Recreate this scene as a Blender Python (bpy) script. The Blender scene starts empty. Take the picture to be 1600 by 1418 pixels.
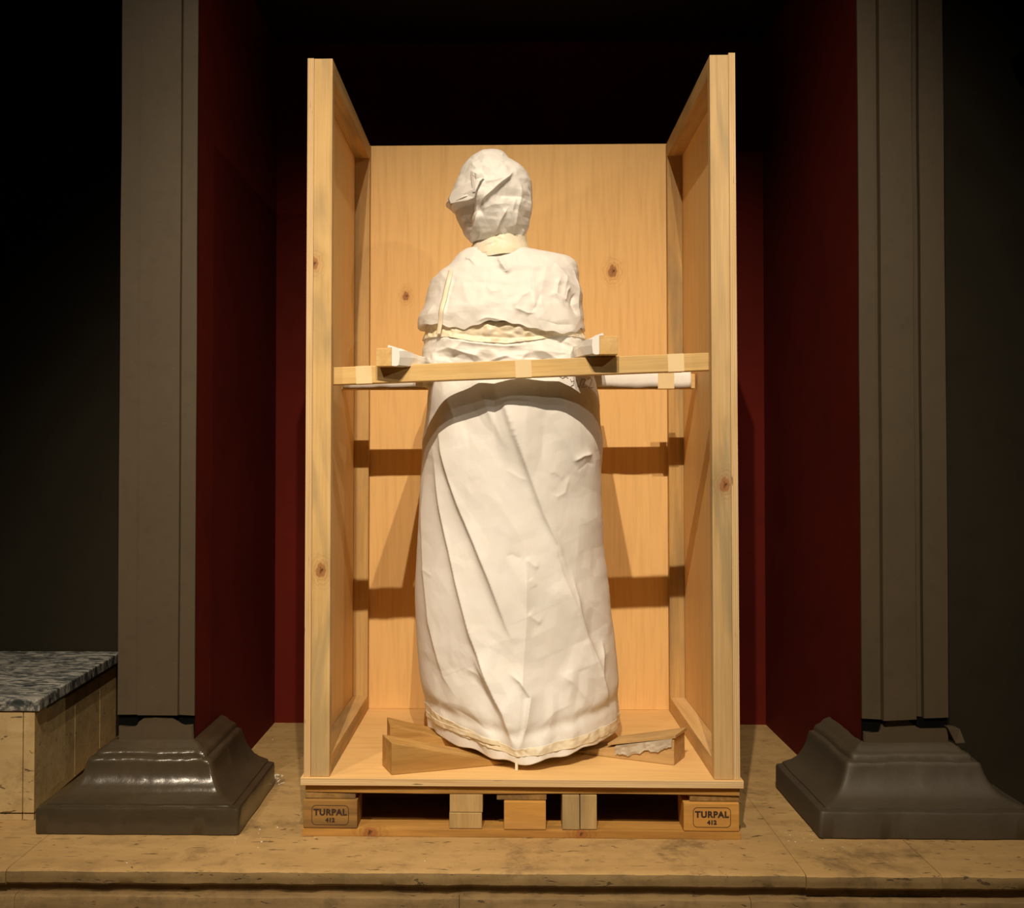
import bpy, bmesh, math, random
import numpy as np
from mathutils import Vector, Matrix, Euler

random.seed(7)
S = bpy.context.scene
COL = S.collection
PI = math.pi

# ------------------------------------------------------------------ camera
CAM = Vector((0.0, -3.05, 1.01)); F = 1740.0; PPX, PPY = 750.0, 691.0
YAW, PITCH = math.radians(1.0), math.radians(1.2)
cd = bpy.data.cameras.new('camera'); cam = bpy.data.objects.new('camera', cd); COL.objects.link(cam)
cam.location = CAM; cam.rotation_euler = (PI/2 + PITCH, 0, YAW)
cd.sensor_fit = 'HORIZONTAL'; cd.sensor_width = 36; cd.lens = F/1600*36
cd.shift_x = (800-PPX)/1600; cd.shift_y = (PPY-709)/1600
cd.clip_start = 0.05
S.camera = cam
RM = Euler((PI/2 + PITCH, 0, YAW)).to_matrix()
def at(px, py, Y):
    """measured photo point -> world point on the plane y = Y"""
    d = RM @ Vector(((px-PPX)/F, -(py-PPY)/F, -1))
    return CAM + d*((Y-CAM.y)/d.y)

# ------------------------------------------------------------------ world, lights, exposure
w = bpy.data.worlds.new('world'); S.world = w; w.use_nodes = True
w.node_tree.nodes['Background'].inputs[0].default_value = (0.9, 0.75, 0.5, 1)
w.node_tree.nodes['Background'].inputs[1].default_value = 0.006
def spot(name, loc, target, energy, color, size, blend, radius):
    l = bpy.data.lights.new(name, 'SPOT'); o = bpy.data.objects.new(name, l); COL.objects.link(o)
    o.location = loc; o.rotation_euler = (Vector(target)-Vector(loc)).to_track_quat('-Z', 'Y').to_euler()
    l.energy = energy; l.color = color; l.spot_size = math.radians(size); l.spot_blend = blend; l.shadow_soft_size = radius
    return o
WARM = (1.0, 0.83, 0.62)
spot('track_spotlight_main', (-0.30, -3.6, 4.75), (0.22, 0.15, 0.74), 820, WARM, 45, 1.0, 0.022)
spot('track_spotlight_second', (0.20, -3.6, 4.75), (-0.02, 0.15, 0.74), 560, WARM, 45, 1.0, 0.022)
spot('track_spotlight_overhead', (-1.40, -0.80, 3.9), (-1.05, 0.05, 0.0), 75, WARM, 60, 1.0, 0.03)
spot('track_spotlight_far_left', (-2.0, -3.6, 4.1), (-0.95, 0.0, 0.2), 300, WARM, 38, 1.0, 0.03)
spot('track_spotlight_far_right', (2.9, -3.5, 3.4), (-0.2, 0.1, 1.1), 120, WARM, 36, 1.0, 0.03)
S.view_settings.view_transform = 'Standard'; S.view_settings.look = 'None'
S.view_settings.exposure = 0.0; S.view_settings.gamma = 1.0; S.view_settings.use_curve_mapping = False

# ------------------------------------------------------------------ node helpers
def new_mat(name):
    m = bpy.data.materials.new(name); m.use_nodes = True
    nt = m.node_tree; return m, nt, nt.nodes['Principled BSDF']
class N:
    def __init__(s, nt): s.nt = nt
    def n(s, t, **k):
        x = s.nt.nodes.new(t)
        for a, b in k.items(): setattr(x, a, b)
        return x
    def l(s, a, b): s.nt.links.new(a, b)
    def set(s, sock, v):
        if isinstance(v, bpy.types.NodeSocket): s.l(v, sock)
        else: sock.default_value = v
    def math(s, op, a, b=0.0, clamp=False):
        x = s.n('ShaderNodeMath', operation=op, use_clamp=clamp); s.set(x.inputs[0], a); s.set(x.inputs[1], b); return x.outputs[0]
    def mix(s, f, a, b, mode='MIX'):
        x = s.n('ShaderNodeMix', data_type='RGBA', blend_type=mode)
        s.set(x.inputs[0], f); s.set(x.inputs[6], a); s.set(x.inputs[7], b); return x.outputs[2]
    def mapping(s, v, scale=(1,1,1), loc=(0,0,0)):
        x = s.n('ShaderNodeMapping'); s.l(v, x.inputs[0]); s.set(x.inputs[1], loc); s.set(x.inputs[3], scale); return x.outputs[0]
    def noise(s, v, scale=1.0, detail=4.0, rough=0.55, dist=0.0):
        x = s.n('ShaderNodeTexNoise'); s.l(v, x.inputs['Vector']); x.inputs['Scale'].default_value = scale
        x.inputs['Detail'].default_value = detail; x.inputs['Roughness'].default_value = rough; x.inputs['Distortion'].default_value = dist
        return x.outputs[0]
    def ramp(s, f, stops):
        x = s.n('ShaderNodeValToRGB'); s.l(f, x.inputs[0]); e = x.color_ramp.elements
        while len(e) < len(stops): e.new(0.5)
        for i, (p, c) in enumerate(stops):
            e[i].position = p; e[i].color = (c, c, c, 1) if isinstance(c, (int, float)) else (*c, 1)
        return x.outputs[0]
    def bump(s, h, strength, dist, bsdf):
        x = s.n('ShaderNodeBump'); x.inputs['Strength'].default_value = strength; x.inputs['Distance'].default_value = dist
        s.l(h, x.inputs['Height']); s.l(x.outputs[0], bsdf.inputs['Normal'])
    def smooth(s, v, a, b):
        x = s.n('ShaderNodeMapRange', interpolation_type='SMOOTHSTEP'); s.l(v, x.inputs[0])
        x.inputs[1].default_value = a; x.inputs[2].default_value = b; return x.outputs[0]

def wood(name, light, dark, axis, across=26., along=1.2, stain=0.0, staincol=(.20,.17,.10), knots=(), rough=0.6, edge=None, streak=.5):
    """axis: grain direction; knots: (x,y,z,r) in the part's own space; edge: stripe axis for a laminated edge"""
    m, nt, b = new_mat(name); g = N(nt)
    co = g.n('ShaderNodeTexCoord').outputs['Object']
    rnd = g.n('ShaderNodeObjectInfo').outputs['Random']
    off = g.n('ShaderNodeCombineXYZ'); r10 = g.math('MULTIPLY', rnd, 13.0)
    for i in range(3): g.l(r10, off.inputs[i])
    v = g.n('ShaderNodeVectorMath', operation='ADD'); g.l(co, v.inputs[0]); g.l(off.outputs[0], v.inputs[1]); v = v.outputs[0]
    sc = [across]*3; sc[axis] = along
    n1 = g.noise(g.mapping(v, sc), 1.0, 4, .55, .8)
    sc2 = [across*9]*3; sc2[axis] = along*6
    n2 = g.noise(g.mapping(v, sc2), 1.0, 3, .6)
    col = g.mix(g.ramp(n1, [(.5-streak*.45, 0.), (.5+streak*.4, 1.)]), (*light, 1), (*dark, 1))
    col = g.mix(g.math('MULTIPLY', g.ramp(n2, [(.45, 0.), (.75, 1.)]), .30), col, (dark[0]*.62, dark[1]*.55, dark[2]*.5, 1))
    if stain:
        sc3 = [9.]*3; sc3[axis] = 1.3
        n3 = g.noise(g.mapping(v, sc3, (3, 5, 1)), 1.0, 3, .5, 1.2)
        col = g.mix(g.math('MULTIPLY', g.ramp(n3, [(.50, 0.), (.64, 1.)]), stain), col, (*staincol, 1))
        n4 = g.noise(v, 5.0, 5, .6)
        col = g.mix(g.math('MULTIPLY', g.ramp(n4, [(.45, 0.), (.8, 1.)]), stain*.4), col, (staincol[0]*1.2, staincol[1]*.8, staincol[2]*.5, 1))
    for (kx, ky, kz, kr) in knots:
        s3 = [1/kr]*3; s3[axis] = .72/kr
        mp = g.mapping(co, s3, (-kx*s3[0], -ky*s3[1], -kz*s3[2]))
        wv = g.n('ShaderNodeVectorMath', operation='ADD'); g.l(mp, wv.inputs[0])
        nv = g.n('ShaderNodeTexNoise'); g.l(mp, nv.inputs[0]); nv.inputs['Scale'].default_value = 1.5
        sub = g.n('ShaderNodeVectorMath', operation='SUBTRACT'); g.l(nv.outputs[1], sub.inputs[0]); sub.inputs[1].default_value = (.5, .5, .5)
        g.l(sub.outputs[0], wv.inputs[1])
        ln = g.n('ShaderNodeVectorMath', operation='LENGTH'); g.l(wv.outputs[0], ln.inputs[0]); d = ln.outputs['Value']
        core = g.math('SUBTRACT', 1.0, g.smooth(d, .45, .95))
        ring = g.math('MULTIPLY', g.math('SUBTRACT', 1.0, g.smooth(d, .8, 2.3)), g.math('ADD', .45, g.math('MULTIPLY', g.math('SINE', g.math('MULTIPLY', d, 14.)), .35)))
        col = g.mix(g.math('MULTIPLY', ring, .55, True), col, (dark[0]*.6, dark[1]*.42, dark[2]*.35, 1))
        col = g.mix(g.math('MULTIPLY', core, .8), col, (.30, .11, .03, 1))
        col = g.mix(g.math('SUBTRACT', 1.0, g.smooth(d, .1, .35)), col, (.10, .035, .012, 1))
    if edge is not None:
        sp = g.n('ShaderNodeSeparateXYZ'); g.l(co, sp.inputs[0])
        wv = g.math('SINE', g.math('MULTIPLY', sp.outputs[edge], 2*PI/.0052))
        s4 = [14.]*3; s4[edge] = 180.
        n5 = g.noise(g.mapping(v, s4), 1.0, 2, .5)
        col = g.mix(g.math('MULTIPLY', g.smooth(wv, .1, .9), .42), col, (dark[0]*.55, dark[1]*.45, dark[2]*.4, 1))
        col = g.mix(g.ramp(n5, [(.70, 0.), (.76, .8)]), col, (.05, .02, .01, 1))
    g.l(col, b.inputs['Base Color']); b.inputs['Roughness'].default_value = rough
    b.inputs['Specular IOR Level'].default_value = .3
    g.bump(n2, .25, .0012, b)
    return m

# ------------------------------------------------------------------ mesh helpers
def tag(o, label=None, cat=None, group=None, kind=None):
    if label: o['label'] = label
    if cat: o['category'] = cat
    if group: o['group'] = group
    if kind: o['kind'] = kind
    return o
def empty(name, loc=(0,0,0), rz=0, label=None, cat=None, group=None, kind=None):
    o = bpy.data.objects.new(name, None); COL.objects.link(o); o.location = loc; o.rotation_euler = (0,0,rz); o.empty_display_size = .05
    return tag(o, label, cat, group, kind)
def link(name, me, mats, parent=None, smooth=False):
    if not isinstance(mats, (list, tuple)): mats = [mats]
    for m in mats: me.materials.append(m)
    if smooth is not None: me.polygons.foreach_set('use_smooth', [bool(smooth)]*len(me.polygons))
    if isinstance(smooth, float): me.set_sharp_from_angle(angle=smooth)
    o = bpy.data.objects.new(name, me); COL.objects.link(o)
    if parent: o.parent = parent
    return o
def bm_obj(name, bm, mats, parent=None, smooth=False):
    me = bpy.data.meshes.new(name); bmesh.ops.recalc_face_normals(bm, faces=bm.faces); bm.to_mesh(me); bm.free()
    return link(name, me, mats, parent, smooth)
def add_box(bm, x0, x1, y0, y1, z0, z1, bev=.0):
    vs = [bm.verts.new((x, y, z)) for x in (x0, x1) for y in (y0, y1) for z in (z0, z1)]
    idx = [(0,1,3,2), (4,6,7,5), (0,4,5,1), (2,3,7,6), (0,2,6,4), (1,5,7,3)]
    fs = [bm.faces.new([vs[i] for i in f]) for f in idx]
    if bev:
        es = list({e for f in fs for e in f.edges})
        bmesh.ops.bevel(bm, geom=es, offset=bev, segments=2, affect='EDGES', profile=.6)
def box(name, x0, x1, y0, y1, z0, z1, mats, parent=None, bev=.0015, cuts=0, fn=None, edgeaxes=None):
    bm = bmesh.new(); add_box(bm, x0, x1, y0, y1, z0, z1, bev)
    if cuts: bmesh.ops.subdivide_edges(bm, edges=[e for e in bm.edges if e.calc_length() > .3], cuts=cuts, use_grid_fill=True)
    if fn:
        for v in bm.verts: v.co = Vector(fn(*v.co))
    bm.normal_update()
    if edgeaxes:     # faces whose normal lies on these axes take material slot 1
        for f in bm.faces:
            a = max(range(3), key=lambda i: abs(f.normal[i]))
            if a in edgeaxes: f.material_index = 1
    return bm_obj(name, bm, mats, parent)
def prism(name, pts_bottom, pts_top, mats, parent=None, bev=.002):
    bm = bmesh.new(); a = [bm.verts.new(p) for p in pts_bottom]; b = [bm.verts.new(p) for p in pts_top]; n = len(a)
    bm.faces.new(a[::-1]); bm.faces.new(b)
    for i in range(n): bm.faces.new((a[i], a[(i+1) % n], b[(i+1) % n], b[i]))
    if bev: bmesh.ops.bevel(bm, geom=list(bm.edges), offset=bev, segments=2, affect='EDGES', profile=.6)
    return bm_obj(name, bm, mats, parent)
def grid_mesh(name, P, wrap_u=False, capt=False, capb=False):
    """P: (rows, cols, 3) numpy"""
    r, c, _ = P.shape; co = P.reshape(-1, 3)
    i = np.arange(r-1)[:, None]; cc = c if wrap_u else c-1; j = np.arange(cc)[None, :]
    a = i*c+j; b = i*c+(j+1) % c; d = (i+1)*c+j; e = (i+1)*c+(j+1) % c
    fa = np.stack([a, d, e, b], -1).reshape(-1, 4)
    me = bpy.data.meshes.new(name); extra = []
    if capt: extra.append(list(range(c)))
    if capb: extra.append(list(range((r-1)*c, r*c))[::-1])
    if extra:
        me.from_pydata(co.tolist(), [], fa.tolist()+extra)
    else:
        me.vertices.add(len(co)); me.vertices.foreach_set('co', co.astype(np.float32).ravel())
        me.loops.add(fa.size); me.loops.foreach_set('vertex_index', fa.astype(np.int32).ravel())
        me.polygons.add(len(fa)); me.polygons.foreach_set('loop_start', np.arange(0, fa.size, 4, dtype=np.int32))
        me.polygons.foreach_set('loop_total', np.full(len(fa), 4, dtype=np.int32))
    me.update(calc_edges=True); me.validate()
    return me

# vectorised noises
def hsh(i, j, seed):
    x = np.sin(i*127.1+j*311.7+seed*74.7)*43758.5453
    return x-np.floor(x)
def vnoise(u, v, seed=0):
    i, j = np.floor(u), np.floor(v); a, b = u-i, v-j; a = a*a*(3-2*a); b = b*b*(3-2*b)
    return ((hsh(i,j,seed)*(1-a)+hsh(i+1,j,seed)*a)*(1-b)+(hsh(i,j+1,seed)*(1-a)+hsh(i+1,j+1,seed)*a)*b)*2-1
def facet(u, v, seed=0):
    """linear interpolation over a warped triangle lattice: flat facets meeting in creases, like crumpled paper"""
    u2 = u+.40*vnoise(u*.7, v*.7, seed+11); v2 = v+.40*vnoise(u*.7, v*.7, seed+23)
    s = (u2+v2)*.366; i, j = np.floor(u2+s), np.floor(v2+s)
    a = u2+s-i; b = v2+s-j
    h00, h11 = hsh(i, j, seed), hsh(i+1, j+1, seed); h10, h01 = hsh(i+1, j, seed), hsh(i, j+1, seed)
    return np.where(a > b, h00+(h10-h00)*a+(h11-h10)*b, h00+(h01-h00)*b+(h11-h01)*a)*2-1
def crease(x, z, pts, amp, wl, wr, taper=.25):
    """ridge (amp>0) or valley along a polyline in (x,z); wl / wr = fall-off on its left / right"""
    best = np.full(x.shape, 1e9); sgn = np.ones(x.shape); tt = np.zeros(x.shape)
    L = [0.]
    for k in range(len(pts)-1): L.append(L[-1]+math.hypot(pts[k+1][0]-pts[k][0], pts[k+1][1]-pts[k][1]))
    for k in range(len(pts)-1):
        ax, az = pts[k]; bx, bz = pts[k+1]; dx, dz = bx-ax, bz-az; l2 = dx*dx+dz*dz
        t = np.clip(((x-ax)*dx+(z-az)*dz)/l2, 0, 1)
        ex, ez = x-(ax+t*dx), z-(az+t*dz); d = np.hypot(ex, ez)
        m = d < best; best = np.where(m, d, best)
        sgn = np.where(m, np.sign((x-ax)*(-dz)+(z-az)*dx), sgn)
        tt = np.where(m, (L[k]+t*math.sqrt(l2))/L[-1], tt)
    wdt = np.where(sgn > 0, wr, wl); e = np.exp(-(best/wdt)**1.02)
    tp = np.clip(np.minimum(tt, 1-tt)/taper, 0, 1); tp = tp*tp*(3-2*tp)
    return amp*tp*e

# ------------------------------------------------------------------ materials
PLY_K = [(.333, .86, 1.555, .022), (-.395, .86, 1.47, .016)]
PLYC = ((.88, .58, .245), (.81, .50, .19))
M = {}
M['ply_back'] = wood('plywood_back', *PLYC, 2, 7., .7, knots=PLY_K, streak=1.25)
M['ply_side'] = wood('plywood_side', (.88, .61, .29), (.81, .53, .22), 2, 8., .7, streak=1.25)
M['ply_floor'] = wood('plywood_floor', (.82, .54, .24), (.72, .45, .17), 0, 9., .8, knots=[(-.475, .13, .16, .012), (.04, .07, .16, .008)], streak=1.25)
M['edge_x'] = wood('plywood_edge_side', (.80, .60, .33), (.62, .41, .19), 2, edge=0)
M['edge_z'] = wood('plywood_edge_base', (.80, .60, .33), (.62, .41, .19), 0, edge=2)
M['stud_l'] = wood('pine_stud_left', (.74, .51, .23), (.60, .38, .14), 2, 22., .8, stain=.45, knots=[(-.548, .0, .585, .020), (-.570, .0, 1.43, .018)])
M['stud_r'] = wood('pine_stud_right', (.68, .48, .24), (.52, .33, .13), 2, 22., .8, stain=.5, knots=[(.556, .0, .82, .020)])
M['stud_b'] = wood('pine_stud_rear', (.66, .43, .17), (.46, .27, .09), 2, 20., 1.0, stain=.5)
M['rail_y'] = wood('pine_rail', (.64, .42, .18), (.46, .28, .10), 1, 24., 1.6, stain=.6)
M['rail_y2'] = wood('pine_rail_pale', (.72, .50, .24), (.58, .36, .14), 1, 24., 1.6, stain=.25)
M['bar'] = wood('pine_bar', (.80, .56, .24), (.66, .42, .15), 0, 30., 1.6, stain=.18, knots=[(.255, .06, 1.275, .014)])
M['blk_y'] = wood('pine_clamp', (.80, .55, .24), (.66, .40, .14), 1, 34., 3., stain=.15)
M['wedge'] = wood('oak_wedge', (.60, .36, .11), (.40, .21, .055), 0, 34., 2.5, stain=.2, staincol=(.10, .07, .035))
M['wedge_r'] = wood('pine_wedge', (.62, .42, .19), (.46, .28, .11), 0, 34., 2.5, stain=.3)
M['pal_x'] = wood('pallet_board', (.56, .30, .075), (.34, .165, .035), 0, 30., 2.0, stain=.35, staincol=(.12, .065, .025), knots=[(-.41, .0, .012, .022), (.165, .0, .012, .018)], rough=.7)
M['pal_y'] = wood('pallet_cross_board', (.40, .235, .075), (.22, .12, .035), 1, 34., 3.0, stain=.6, staincol=(.12, .08, .04), rough=.75)
M['pal_dark'] = wood('pallet_block_weathered', (.40, .22, .06), (.24, .125, .035), 0, 28., 3.0, stain=.6, staincol=(.09, .06, .03), rough=.75)
M['pal_new'] = wood('pallet_block_orange', (.62, .33, .08), (.46, .22, .045), 0, 20., 2.5, stain=.2, rough=.65)
M['offcut'] = wood('offcut_wood', (.52, .36, .16), (.36, .23, .09), 2, 30., 3., stain=.4, rough=.7)

def mat_paper(name, col, rough, fib=.25, stainc=None):
    m, nt, b = new_mat(name); g = N(nt); co = g.n('ShaderNodeTexCoord').outputs['Object']
    n1 = g.noise(co, 14., 4, .55); n2 = g.noise(co, 300., 2, .5); n3 = g.noise(g.mapping(co, (30, 30, 8)), 1., 4, .6, 1.)
    c = g.mix(g.math('MULTIPLY', g.ramp(n1, [(.4, 0.), (.7, 1.)]), .25), (*col, 1), (*[x*y for x, y in zip(col, (.95, .90, .82))], 1))
    if stainc: c = g.mix(g.ramp(n3, [(.42, 0.), (.68, .8)]), c, (*stainc, 1))
    g.l(c, b.inputs['Base Color']); b.inputs['Roughness'].default_value = rough
    b.inputs['Specular IOR Level'].default_value = .35
    h = g.math('ADD', g.math('MULTIPLY', n2, .15), n3)
    g.bump(h, fib, .003, b)
    return m
M['paper'] = mat_paper('wrapping_paper', (.795, .78, .755), .6)
M['tape'] = mat_paper('masking_tape', (.80, .71, .52), .42, .4, (.83, .79, .70))
M['foam'] = mat_paper('white_foam', (.86, .84, .80), .8, .5)
M['clear_tape'] = mat_paper('packing_tape', (.84, .66, .38), .35, .2)
M['fibre'] = mat_paper('torn_grey_card', (.42, .36, .28), .9, 1.0, (.55, .50, .42))

def flat_noise(name, c1, c2, scale, rough, bump=.3, dist=.003, detail=6, c3=None, speck=None, spec=.4, sc=(1,1,1)):
    m, nt, b = new_mat(name); g = N(nt); co = g.mapping(g.n('ShaderNodeTexCoord').outputs['Object'], sc)
    n1 = g.noise(co, scale, detail, .6, .4); n2 = g.noise(co, scale*7, 4, .6)
    c = g.mix(g.ramp(n1, [(.35, 0.), (.68, 1.)]), (*c1, 1), (*c2, 1))
    if c3: c = g.mix(g.ramp(g.noise(g.mapping(co, (1,1,1), (7,3,2)), scale*.45, 7, .7), [(.55, 0.), (.66, .85)]), c, (*c3, 1))
    c = g.mix(g.math('MULTIPLY', g.ramp(n2, [(.5, 0.), (.8, 1.)]), .35), c, (*[x*.55 for x in c1], 1))
    if speck: c = g.mix(g.ramp(g.noise(co, 42., 3, .6), [(.725, 0.), (.76, .8)]), c, (*speck, 1))
    g.l(c, b.inputs['Base Color']); b.inputs['Roughness'].default_value = rough; b.inputs['Specular IOR Level'].default_value = spec
    g.bump(g.math('ADD', n1, g.math('MULTIPLY', n2, .4)), bump, dist, b)
    return m
M['red'] = flat_noise('red_painted_plaster', (.120, .010, .005), (.090, .0075, .004), 2.2, .8, .15, spec=.12)
M['dark_wall'] = flat_noise('dark_painted_wall', (.022, .018, .011), (.018, .015, .009), 2., .85, .15, spec=.12)
M['grey'] = flat_noise('grey_painted_stone', (.074, .053, .029), (.064, .046, .025), 4., .6, .25, .002, speck=(.10, .085, .07))
M['grey_gloss'] = flat_noise('glossy_grey_paint', (.058, .043, .025), (.048, .036, .021), 7., .21, .5, .002, spec=.6)
M['black'] = flat_noise('black_shade_and_fitting', (.006, .006, .005), (.004, .004, .004), 5., .95, spec=.0)
M['ceil'] = flat_noise('unlit_ceiling', (.012, .008, .006), (.009, .006, .005), 3., .9)  # near-black colour stands in for the ceiling being unlit
def mat_stone(name, a, b_, c, pit=True):
    m, nt, b = new_mat(name); g = N(nt); co = g.n('ShaderNodeTexCoord').outputs['Object']
    st = g.mapping(co, (1.2, 5, 9)); n1 = g.noise(st, 2.2, 8, .62, .8); n2 = g.noise(co, 11., 7, .7); n3 = g.noise(g.mapping(co, (18, 60, 60)), 1., 4, .6, .6)
    cc = g.mix(g.ramp(n1, [(.32, 0.), (.68, 1.)]), (*a, 1), (*b_, 1))
    cc = g.mix(g.ramp(n2, [(.50, 0.), (.72, .7)]), cc, (*c, 1))
    if pit:
        pm = g.ramp(n3, [(.63, 0.), (.68, 1.)]); cc = g.mix(g.math('MULTIPLY', pm, .75), cc, (.05, .032, .016, 1))
        big = g.ramp(g.noise(co, 3.1, 8, .75, .3), [(.56, 0.), (.66, .75)]); cc = g.mix(big, cc, (c[0]*.7, c[1]*.7, c[2]*.75, 1))
        wh = g.ramp(g.noise(g.mapping(co, (1,1,1), (4, 9, 1)), 38., 3, .65), [(.735, 0.), (.775, .8)]); cc = g.mix(wh, cc, (.62, .55, .45, 1))
        h = g.math('SUBTRACT', n2, pm)
    else: h = n2
    g.l(cc, b.inputs['Base Color']); b.inputs['Roughness'].default_value = .62; b.inputs['Specular IOR Level'].default_value = .3
    g.bump(h, .5, .004, b)
    return m
M['stone'] = mat_stone('travertine', (.46, .300, .125), (.37, .235, .095), (.235, .15, .062))
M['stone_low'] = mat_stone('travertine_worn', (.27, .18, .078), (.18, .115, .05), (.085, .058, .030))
M['stone_bench'] = mat_stone('bench_stone', (.56, .41, .20), (.46, .32, .145), (.30, .20, .085))
def mat_marble():
    m, nt, b = new_mat('grey_marble'); g = N(nt); co = g.n('ShaderNodeTexCoord').outputs['Object']
    n = g.noise(g.mapping(co, (6, 16, 6)), 1.6, 9, .68, 2.2); n2 = g.noise(g.mapping(co, (10, 26, 10), (3, 1, 2)), 1.4, 7, .7, 2.5)
    c = g.ramp(n, [(.40, (.035, .040, .042)), (.49, (.13, .135, .13)), (.57, (.40, .38, .33))])
    c = g.mix(g.ramp(n2, [(.55, 0.), (.68, .8)]), c, (.04, .043, .045, 1))
    g.l(c, b.inputs['Base Color']); b.inputs['Roughness'].default_value = .35; g.bump(n, .1, .001, b); return m
M['marble'] = mat_marble()
m, nt, b = new_mat('brand_ink'); b.inputs['Base Color'].default_value = (.035, .014, .006, 1); b.inputs['Roughness'].default_value = .8; M['ink'] = m
m, nt, b = new_mat('plaster_crumb'); b.inputs['Base Color'].default_value = (.62, .56, .46, 1); b.inputs['Roughness'].default_value = .9; M['crumb'] = m

# ------------------------------------------------------------------ the setting
NXL, NXR, NY, PY, CZ = -.885, 1.040, 1.34, .17, 2.69     # niche: left, right, back, pilaster plane, ceiling
LXO, RXO = -1.105, 1.283                                  # outer faces of the pilasters
def struct(o): o['kind'] = 'structure'; return o
WYL, WYR = .95, .27
struct(box('wall_back', NXL-.2, NXR+.2, NY, NY+.15, -.05, CZ+.4, M['red'], bev=0))
struct(box('wall_left', NXL-.10, NXL, PY+.01, NY, -.05, CZ+.4, M['red'], bev=0))
struct(box('wall_right', NXR, NXR+.10, PY+.01, NY, -.05, CZ+.4, M['red'], bev=0))
struct(box('ceiling', NXL-.1, NXR+.1, PY+.30, NY+.1, CZ, CZ+.4, M['ceil'], bev=0))
struct(box('wall_outer_left', -4.2, NXL-.10, WYL, WYL+.2, -.6, 4.2, M['dark_wall'], bev=0))
struct(box('wall_outer_right', RXO-.03, 4.4, WYR, WYR+.2, -.6, 4.2, M['dark_wall'], bev=0))

# stone platform: front slabs with worn noses, paving behind, recessed course and lower step
fl = empty('floor', kind='structure')
M['stone_nose'] = mat_stone('travertine_dark_nose', (.27, .185, .08), (.20, .13, .055), (.10, .07, .035))  # darker stone colour for the front-facing nose faces
def worn_slab(name, x0, x1, y0, y1, z0, z1, mat, parent, seed, wear=.0018, res=.012, jag=0.):
    nx = max(3, int((x1-x0)/res)); xs = np.linspace(x0, x1, nx)
    prof = [(y1, z0), (y1, z1), (y0+.10, z1), (y0+.03, z1), (y0+.008, z1-.001), (y0+.002, z1-.004), (y0, z1-.012), (y0, (z0+z1)/2), (y0+.001, z0+.006), (y0+.006, z0), (y1, z0)]
    P = np.zeros((nx, len(prof), 3))
    for k, (y, z) in enumerate(prof):
        nz = vnoise(xs*14, xs*0+k*.35, seed)*wear + vnoise(xs*60, xs*0+k*.6, seed+3)*wear*.6
        chip = np.clip(vnoise(xs*26, xs*0+.3, seed+9)-.55, 0, 1)*wear*5
        front = 1.0 if 3 <= k <= 9 else 0.
        P[:, k, 0] = xs; P[:, k, 1] = y+front*(nz*.8+(chip if 4 <= k <= 6 else 0)); P[:, k, 2] = z+(nz*.35 if 4 <= k <= 9 else 0)-(chip*.5 if 4 <= k <= 5 else 0)
    me = grid_mesh(name, P)
    bm = bmesh.new(); bm.from_mesh(me); bmesh.ops.remove_doubles(bm, verts=bm.verts, dist=1e-5)
    bmesh.ops.holes_fill(bm, edges=[e for e in bm.edges if e.is_boundary], sides=0)
    bmesh.ops.recalc_face_normals(bm, faces=bm.faces); bm.to_mesh(me); bm.free()
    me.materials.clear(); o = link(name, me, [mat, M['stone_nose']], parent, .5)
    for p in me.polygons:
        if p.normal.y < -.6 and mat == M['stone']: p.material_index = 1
    return o
EDGE_Y = -.265
TH = .037
cuts = [-3.2, -1.235, .757, 1.09, 3.4]
for i in range(4): worn_slab('stone_slab', cuts[i]+.0006, cuts[i+1]-.0006, EDGE_Y+.003*math.sin(i*2.1), .62 if i in (0, 3) else .45, -TH, 0+.0006*math.sin(i*3), M['stone'], fl, i*5+1)
for x0, x1 in ((NXL-.25, .05), (.052, NXR+.25)):
    box('paving_stone', x0, x1, .452, NY+.02, -TH, -.0005, M['stone'], fl, .001)
for x0, x1 in ((-3.2, NXL-.252), (NXR+.252, 3.4)):
    box('paving_stone', x0, x1, .622, 1.2, -TH, -.0005, M['stone'], fl, .001)
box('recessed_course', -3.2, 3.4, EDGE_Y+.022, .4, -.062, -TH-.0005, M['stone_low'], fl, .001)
cuts = [-3.2, -1.21, -.1, .62, 1.35, 3.4]
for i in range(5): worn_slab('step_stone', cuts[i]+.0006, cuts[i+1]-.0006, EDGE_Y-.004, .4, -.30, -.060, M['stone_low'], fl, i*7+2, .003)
box('ground_slab', -4.2, 4.4, -5.2, .4, -.50, -.30, M['stone_low'], fl, .0)

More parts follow.
